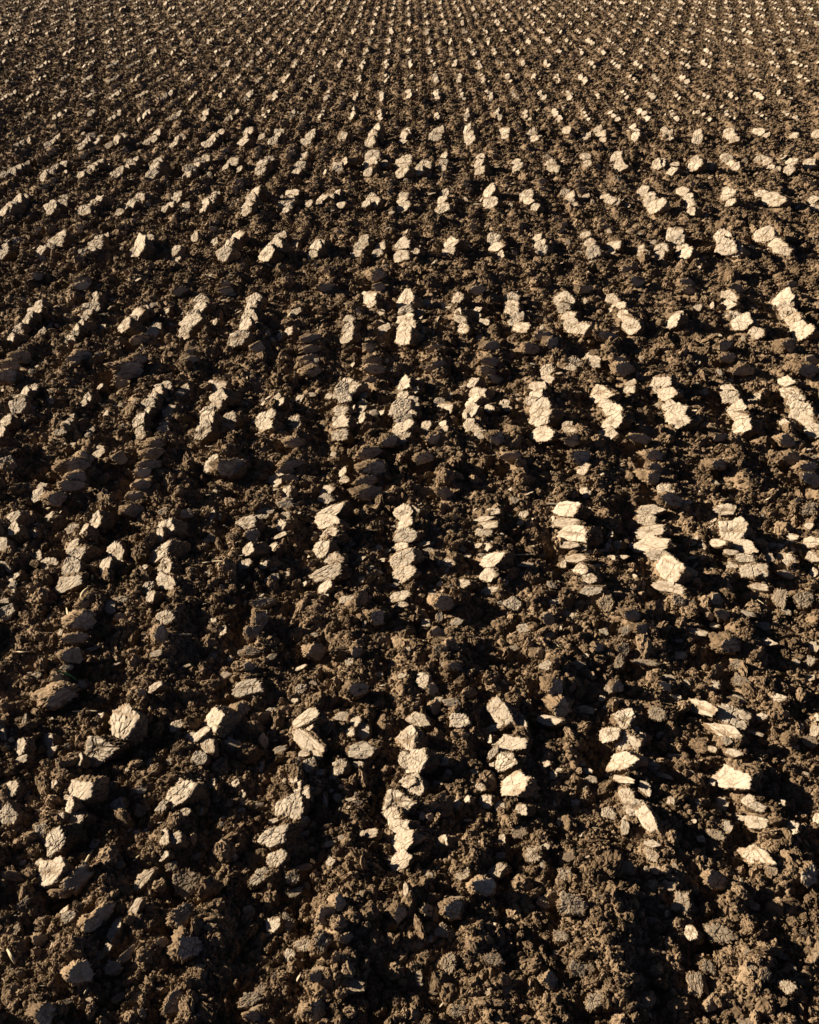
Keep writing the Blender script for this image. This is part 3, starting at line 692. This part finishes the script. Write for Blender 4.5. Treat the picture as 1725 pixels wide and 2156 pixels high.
# ------------------------------------------------------------------ loose crumbs and flakes
def scatter_tree(name, mat, n_var, subdiv, flat, amp, base_scale):
    g = bpy.data.node_groups.new(name, 'GeometryNodeTree')
    g.interface.new_socket('Geometry', in_out='INPUT', socket_type='NodeSocketGeometry')
    g.interface.new_socket('Geometry', in_out='OUTPUT', socket_type='NodeSocketGeometry')
    N, L = g.nodes, g.links
    gi, go = N.new('NodeGroupInput'), N.new('NodeGroupOutput')
    g2i = N.new('GeometryNodeGeometryToInstance')
    for k in range(n_var):
        s = N.new('GeometryNodeMeshIcoSphere')
        s.inputs['Radius'].default_value = 1.0
        s.inputs['Subdivisions'].default_value = subdiv
        pos = N.new('GeometryNodeInputPosition')
        prev = s.outputs['Mesh']
        for scale, a in ((base_scale, amp), (base_scale * 2.4, amp * .75), (base_scale * 6.0, amp * .42)):
            t = N.new('ShaderNodeTexNoise')
            t.noise_dimensions = '4D'
            t.inputs['W'].default_value = k * 7.3 + scale
            t.inputs['Scale'].default_value = scale
            t.inputs['Detail'].default_value = 3
            L.new(pos.outputs[0], t.inputs['Vector'])
            sub = N.new('ShaderNodeVectorMath')
            sub.operation = 'SUBTRACT'
            L.new(t.outputs['Color'], sub.inputs[0])
            sub.inputs[1].default_value = (.5, .5, .5)
            sc = N.new('ShaderNodeVectorMath')
            sc.operation = 'SCALE'
            L.new(sub.outputs[0], sc.inputs[0])
            sc.inputs['Scale'].default_value = a
            sp = N.new('GeometryNodeSetPosition')
            L.new(prev, sp.inputs['Geometry'])
            L.new(sc.outputs[0], sp.inputs['Offset'])
            prev = sp.outputs[0]
        tr = N.new('GeometryNodeTransform')
        tr.inputs['Scale'].default_value = (1, 1, flat)
        L.new(prev, tr.inputs['Geometry'])
        sm = N.new('GeometryNodeSetMaterial')
        sm.inputs['Material'].default_value = mat
        L.new(tr.outputs[0], sm.inputs['Geometry'])
        ss = N.new('GeometryNodeSetShadeSmooth')
        ss.inputs['Shade Smooth'].default_value = False
        L.new(sm.outputs[0], ss.inputs[0])
        L.new(ss.outputs[0], g2i.inputs[0])
    iop = N.new('GeometryNodeInstanceOnPoints')
    L.new(gi.outputs[0], iop.inputs['Points'])
    L.new(g2i.outputs[0], iop.inputs['Instance'])
    iop.inputs['Pick Instance'].default_value = True
    for nm, typ, sock in (('idx', 'INT', 'Instance Index'), ('rot', 'FLOAT_VECTOR', 'Rotation'), ('scl', 'FLOAT_VECTOR', 'Scale')):
        na = N.new('GeometryNodeInputNamedAttribute')
        na.data_type = typ
        na.inputs['Name'].default_value = nm
        L.new(na.outputs['Attribute'], iop.inputs[sock])
    L.new(iop.outputs[0], go.inputs[0])
    return g


def scatter(name, pts, rot, scl, idx, tree, mat):
    me = bpy.data.meshes.new(name)
    me.vertices.add(len(pts))
    me.vertices.foreach_set('co', np.asarray(pts, np.float32).ravel())
    for nm, a in (('rot', rot), ('scl', scl)):
        at = me.attributes.new(nm, 'FLOAT_VECTOR', 'POINT')
        at.data.foreach_set('vector', np.asarray(a, np.float32).ravel())
    at = me.attributes.new('idx', 'INT', 'POINT')
    at.data.foreach_set('value', np.asarray(idx, np.int32))
    me.materials.append(mat)
    o = link(name, me)
    mod = o.modifiers.new('scatter', 'NODES')
    mod.node_group = tree
    return o


def field_points(n, y0=-30, y1=2300, xm=200):
    py = rng.uniform(y0, y1, n)
    px = rng.uniform(-xm, 1725 + xm, n)
    dx, dy = (px - CX) / FPX, -(py - CY) / FPX
    d = np.stack([dx, dy * ST + CT, dy * CT - ST], 1)
    p = d * (-H / d[:, 2])[:, None]
    return p[:, 0], p[:, 1]


def clear_of_clods(X, Y, size):
    """False where a crumb would sit inside or on the face of a clod."""
    ok = np.ones(len(X), bool)
    cell = .5
    key = {}
    for k, (a, b) in enumerate(zip(np.floor(X / cell).astype(int), np.floor(Y / cell).astype(int))):
        key.setdefault((a, b), []).append(k)
    for fx, fy, fr, fz in FOOT:
        for a in range(int(math.floor((fx - fr) / cell)), int(math.floor((fx + fr) / cell)) + 1):
            for b in range(int(math.floor((fy - 1.4 * fr) / cell)), int(math.floor((fy + fr) / cell)) + 1):
                k = key.get((a, b))
                if k:
                    k = np.array(k)
                    dy = Y[k] - fy
                    d = ((X[k] - fx) / (.78 * fr)) ** 2 + (dy / np.where(dy < 0, .9 * fr, .7 * fr)) ** 2
                    ok[k[(d < 1) & (size[k] > .12 * fr)]] = False
    return ok


def crumbs():
    n = 215000
    X, Y = field_points(n)
    zc = zc_of(X, Y)
    u = rng.random(n)
    dpx = 1.9 / np.cbrt(1 - u * (1 - (1.9 / 13.0) ** 3)) ** 1.05     # diameter in pixels, many small, few large
    dia = np.clip(dpx * zc * PIX, 0.006, 0.085)
    X2, Y2 = field_points(110000, -30, 620)
    X, Y, dia = np.append(X, X2), np.append(Y, Y2), np.append(dia, np.clip(zc_of(X2, Y2) * PIX * rng.uniform(1.1, 2.4, 110000), .02, .085))
    X3, Y3 = field_points(5000, -30, 2300)
    zc3 = zc_of(X3, Y3)
    X, Y, dia = np.append(X, X3), np.append(Y, Y3), np.append(dia, np.clip(zc3 * PIX * 9 / np.sqrt(1 - rng.random(5000) * .84), .04, .14))
    X4, Y4 = field_points(120000, -30, 2300, 700)
    side = np.abs(X4 / zc_of(X4, Y4)) > .49
    X4, Y4 = X4[side], Y4[side]
    d4 = 1.9 / np.cbrt(1 - rng.random(len(X4)) * (1 - (1.9 / 13.0) ** 3)) * zc_of(X4, Y4) * PIX
    X, Y, dia = np.append(X, X4), np.append(Y, Y4), np.append(dia, np.clip(d4, .006, .085))
    zc = zc_of(X, Y)
    keep = (dia > .9 * zc * PIX) & clear_of_clods(X, Y, dia)
    X, Y, dia = X[keep], Y[keep], dia[keep]
    n = len(X)
    z = ground_h(X, Y) - dip(X, Y) + dia * np.where(dia > 9 * zc[keep] * PIX, rng.uniform(-.05, .12, n), rng.uniform(-.05, .3, n))
    rot = rng.uniform(0, 6.28, (n, 3))
    scl = dia[:, None] * .5 * rng.uniform(.5, 1.4, (n, 3))
    tree = scatter_tree('crumb_scatter', M_CRUMB, 14, 4, .7, 1.3, 1.0)
    o = scatter('soil_crumbs', np.stack([X, Y, z], 1), rot, scl, rng.integers(0, 14, n), tree, M_CRUMB)
    tag(o, 'loose brown soil crumbs covering the ploughed ground', kind='stuff')


def flakes():
    n = 9000
    X, Y = field_points(n)
    b = band_f(Y)
    p = (.15 + .85 * (.5 + .5 * np.cos(2 * math.pi * (b - 1))) ** 1.5) * np.where(b < 1.6, .3, 1.0)
    keep = rng.random(n) < p
    X, Y = X[keep], Y[keep]
    n = len(X)
    zc = zc_of(X, Y)
    dia = np.clip(rng.uniform(3.0, 9.0, n) ** 1.0 * zc * PIX * rng.uniform(.6, 1.1, n), .012, .09)
    z = ground_h(X, Y) - dip(X, Y) + dia * .25
    rot = np.stack([rng.normal(0, .5, n), rng.normal(-.25, .55, n), rng.uniform(0, 6.28, n)], 1)
    scl = dia[:, None] * .5 * np.stack([rng.uniform(.8, 1.5, n), rng.uniform(.6, 1.0, n), rng.uniform(.5, 1.1, n)], 1)
    tree = scatter_tree('flake_scatter', M_FLAKE, 10, 3, .2, 1.2, 1.1)
    o = scatter('clay_flakes', np.stack([X, Y, z], 1), rot, scl, rng.integers(0, 10, n), tree, M_FLAKE)
    tag(o, 'small pale flakes of dried clay scattered among the crumbs', kind='stuff')


crumbs()
flakes()


# ------------------------------------------------------------------ straws and blades
def blade(name, pts, width, mat, label, cat, group=None, flat=.25):
    """A bent straw or leaf through world points, tapering to its ends."""
    P = [np.array(p, float) for p in pts]
    n = 14
    path = []
    for k in range(n + 1):
        t = k / n
        if len(P) == 2:
            path.append(P[0] * (1 - t) + P[1] * t)
        else:
            path.append(P[0] * (1 - t) ** 2 + 2 * P[1] * t * (1 - t) + P[2] * t * t)
    bm = bmesh.new()
    rings = []
    for k, p in enumerate(path):
        d = unit(path[min(k + 1, n)] - path[max(k - 1, 0)])
        a = unit(np.cross(d, [.1, -.6, .75]))
        b = np.cross(d, a)
        w = width * (.25 + .75 * math.sin(math.pi * min(1, max(0, .06 + .88 * k / n)))) / 2
        rings.append([bm.verts.new(p + a * w * math.cos(t) + b * w * flat * math.sin(t)) for t in (0, 1.047, 2.094, 3.1416, 4.189, 5.236)])
    for A, B in zip(rings, rings[1:]):
        for k in range(6):
            bm.faces.new((A[k], A[(k + 1) % 6], B[(k + 1) % 6], B[k]))
    bm.faces.new(rings[0][::-1])
    bm.faces.new(rings[-1])
    bmesh.ops.recalc_face_normals(bm, faces=bm.faces)
    me = bpy.data.meshes.new(name)
    bm.to_mesh(me)
    bm.free()
    for p in me.polygons:
        p.use_smooth = True
    me.materials.append(mat)
    tag(link(name, me), label, cat, group)


M_STRAW = plain_material('dry_straw', (0.42, 0.34, 0.22))
M_GREEN = plain_material('green_blade', (0.05, 0.15, 0.06))


def tp(ox, oy, x, y, z):
    px, py = (ox + x / TS) * K, (oy + y / TS) * K
    p = ray_pt(px, py, 0)
    zz = float(ground_h(np.array([p[0]]), np.array([p[1]]))[0])
    return ray_pt(px, py, zz + z)


for (ox, oy), a, m, b, wd, z, lab in [
    ((0, 1240), (680, 865), (690, 810), (745, 770), .022, .05, 'pale dry leaf curling up behind a dark clod'),
    ((0, 1240), (560, 940), None, (578, 1020), .014, .04, 'short pale stub standing left of two dark clods'),
    ((0, 1240), (130, 1305), (180, 1320), (250, 1308), .008, .03, 'thin pale straw lying near the left edge'),
    ((0, 1240), (1490, 1165), None, (1620, 1166), .013, .04, 'flat pale straw lying in the second dark strip'),
    ((0, 1680), (608, 330), None, (825, 328), .012, .045, 'long straw lying above the two biggest sunlit clods'),
    ((1024, 1240), (860, 495), None, (1070, 490), .012, .045, 'long pale straw lying across the second pale row'),
    ((1536, 1240), (1000, 962), None, (1180, 967), .011, .05, 'long straw on the right resting on a dull clod'),
    ((1536, 1240), (1205, 870), None, (1260, 908), .009, .04, 'short straw slanting down beside grey-brown clods on the right'),
    ((1536, 1680), (470, 190), None, (560, 235), .012, .05, 'short thick straw lying between dark and tan clods'),
    ((0, 2120), (700, 160), None, (780, 15), .013, .05, 'pale stalk leaning up above a big dim clod'),
    ((0, 2120), (60, 850), (90, 900), (128, 975), .014, .05, 'pale stalk leaning at the left edge of the foreground'),
    ((0, 2120), (708, 1228), None, (742, 1175), .007, .04, 'very thin straw standing in the black foreground shadow'),
    ((0, 2120), (1120, 110), None, (1180, 58), .009, .04, 'short straw slanting up beside a round tan clod'),
    ((1024, 1680), (1540, 1310), None, (1610, 1318), .006, .04, 'thin straw lying among crumbs near the foreground'),
    ((512, 1240), (150, 545), None, (60, 548), .007, .03, 'thin straw lying left among small pale flakes'),
    ((1024, 1240), (1225, 1230), None, (1260, 1270), .006, .03, 'hair thin straw slanting through the second dark strip'),
]:
    pts = [tp(ox, oy, *a, z)] + ([tp(ox, oy, *m, z + .02)] if m else []) + [tp(ox, oy, *b, z)]
    leaf = 'leaf' in lab
    blade('dry_leaf' if leaf else 'straw', pts, wd, M_STRAW, lab, 'leaf' if leaf else 'straw', None if leaf else 'straws lying on the soil')
blade('grass_blade', [tp(0, 1680, 490, -8, .10), tp(0, 1680, 590, 10, .11), tp(0, 1680, 650, 72, .06)], .010, M_GREEN, 'single green grass blade arching over a dark clod', 'grass blade')
print('clods', len(clods), 'single', made, 'rest', len(rest))
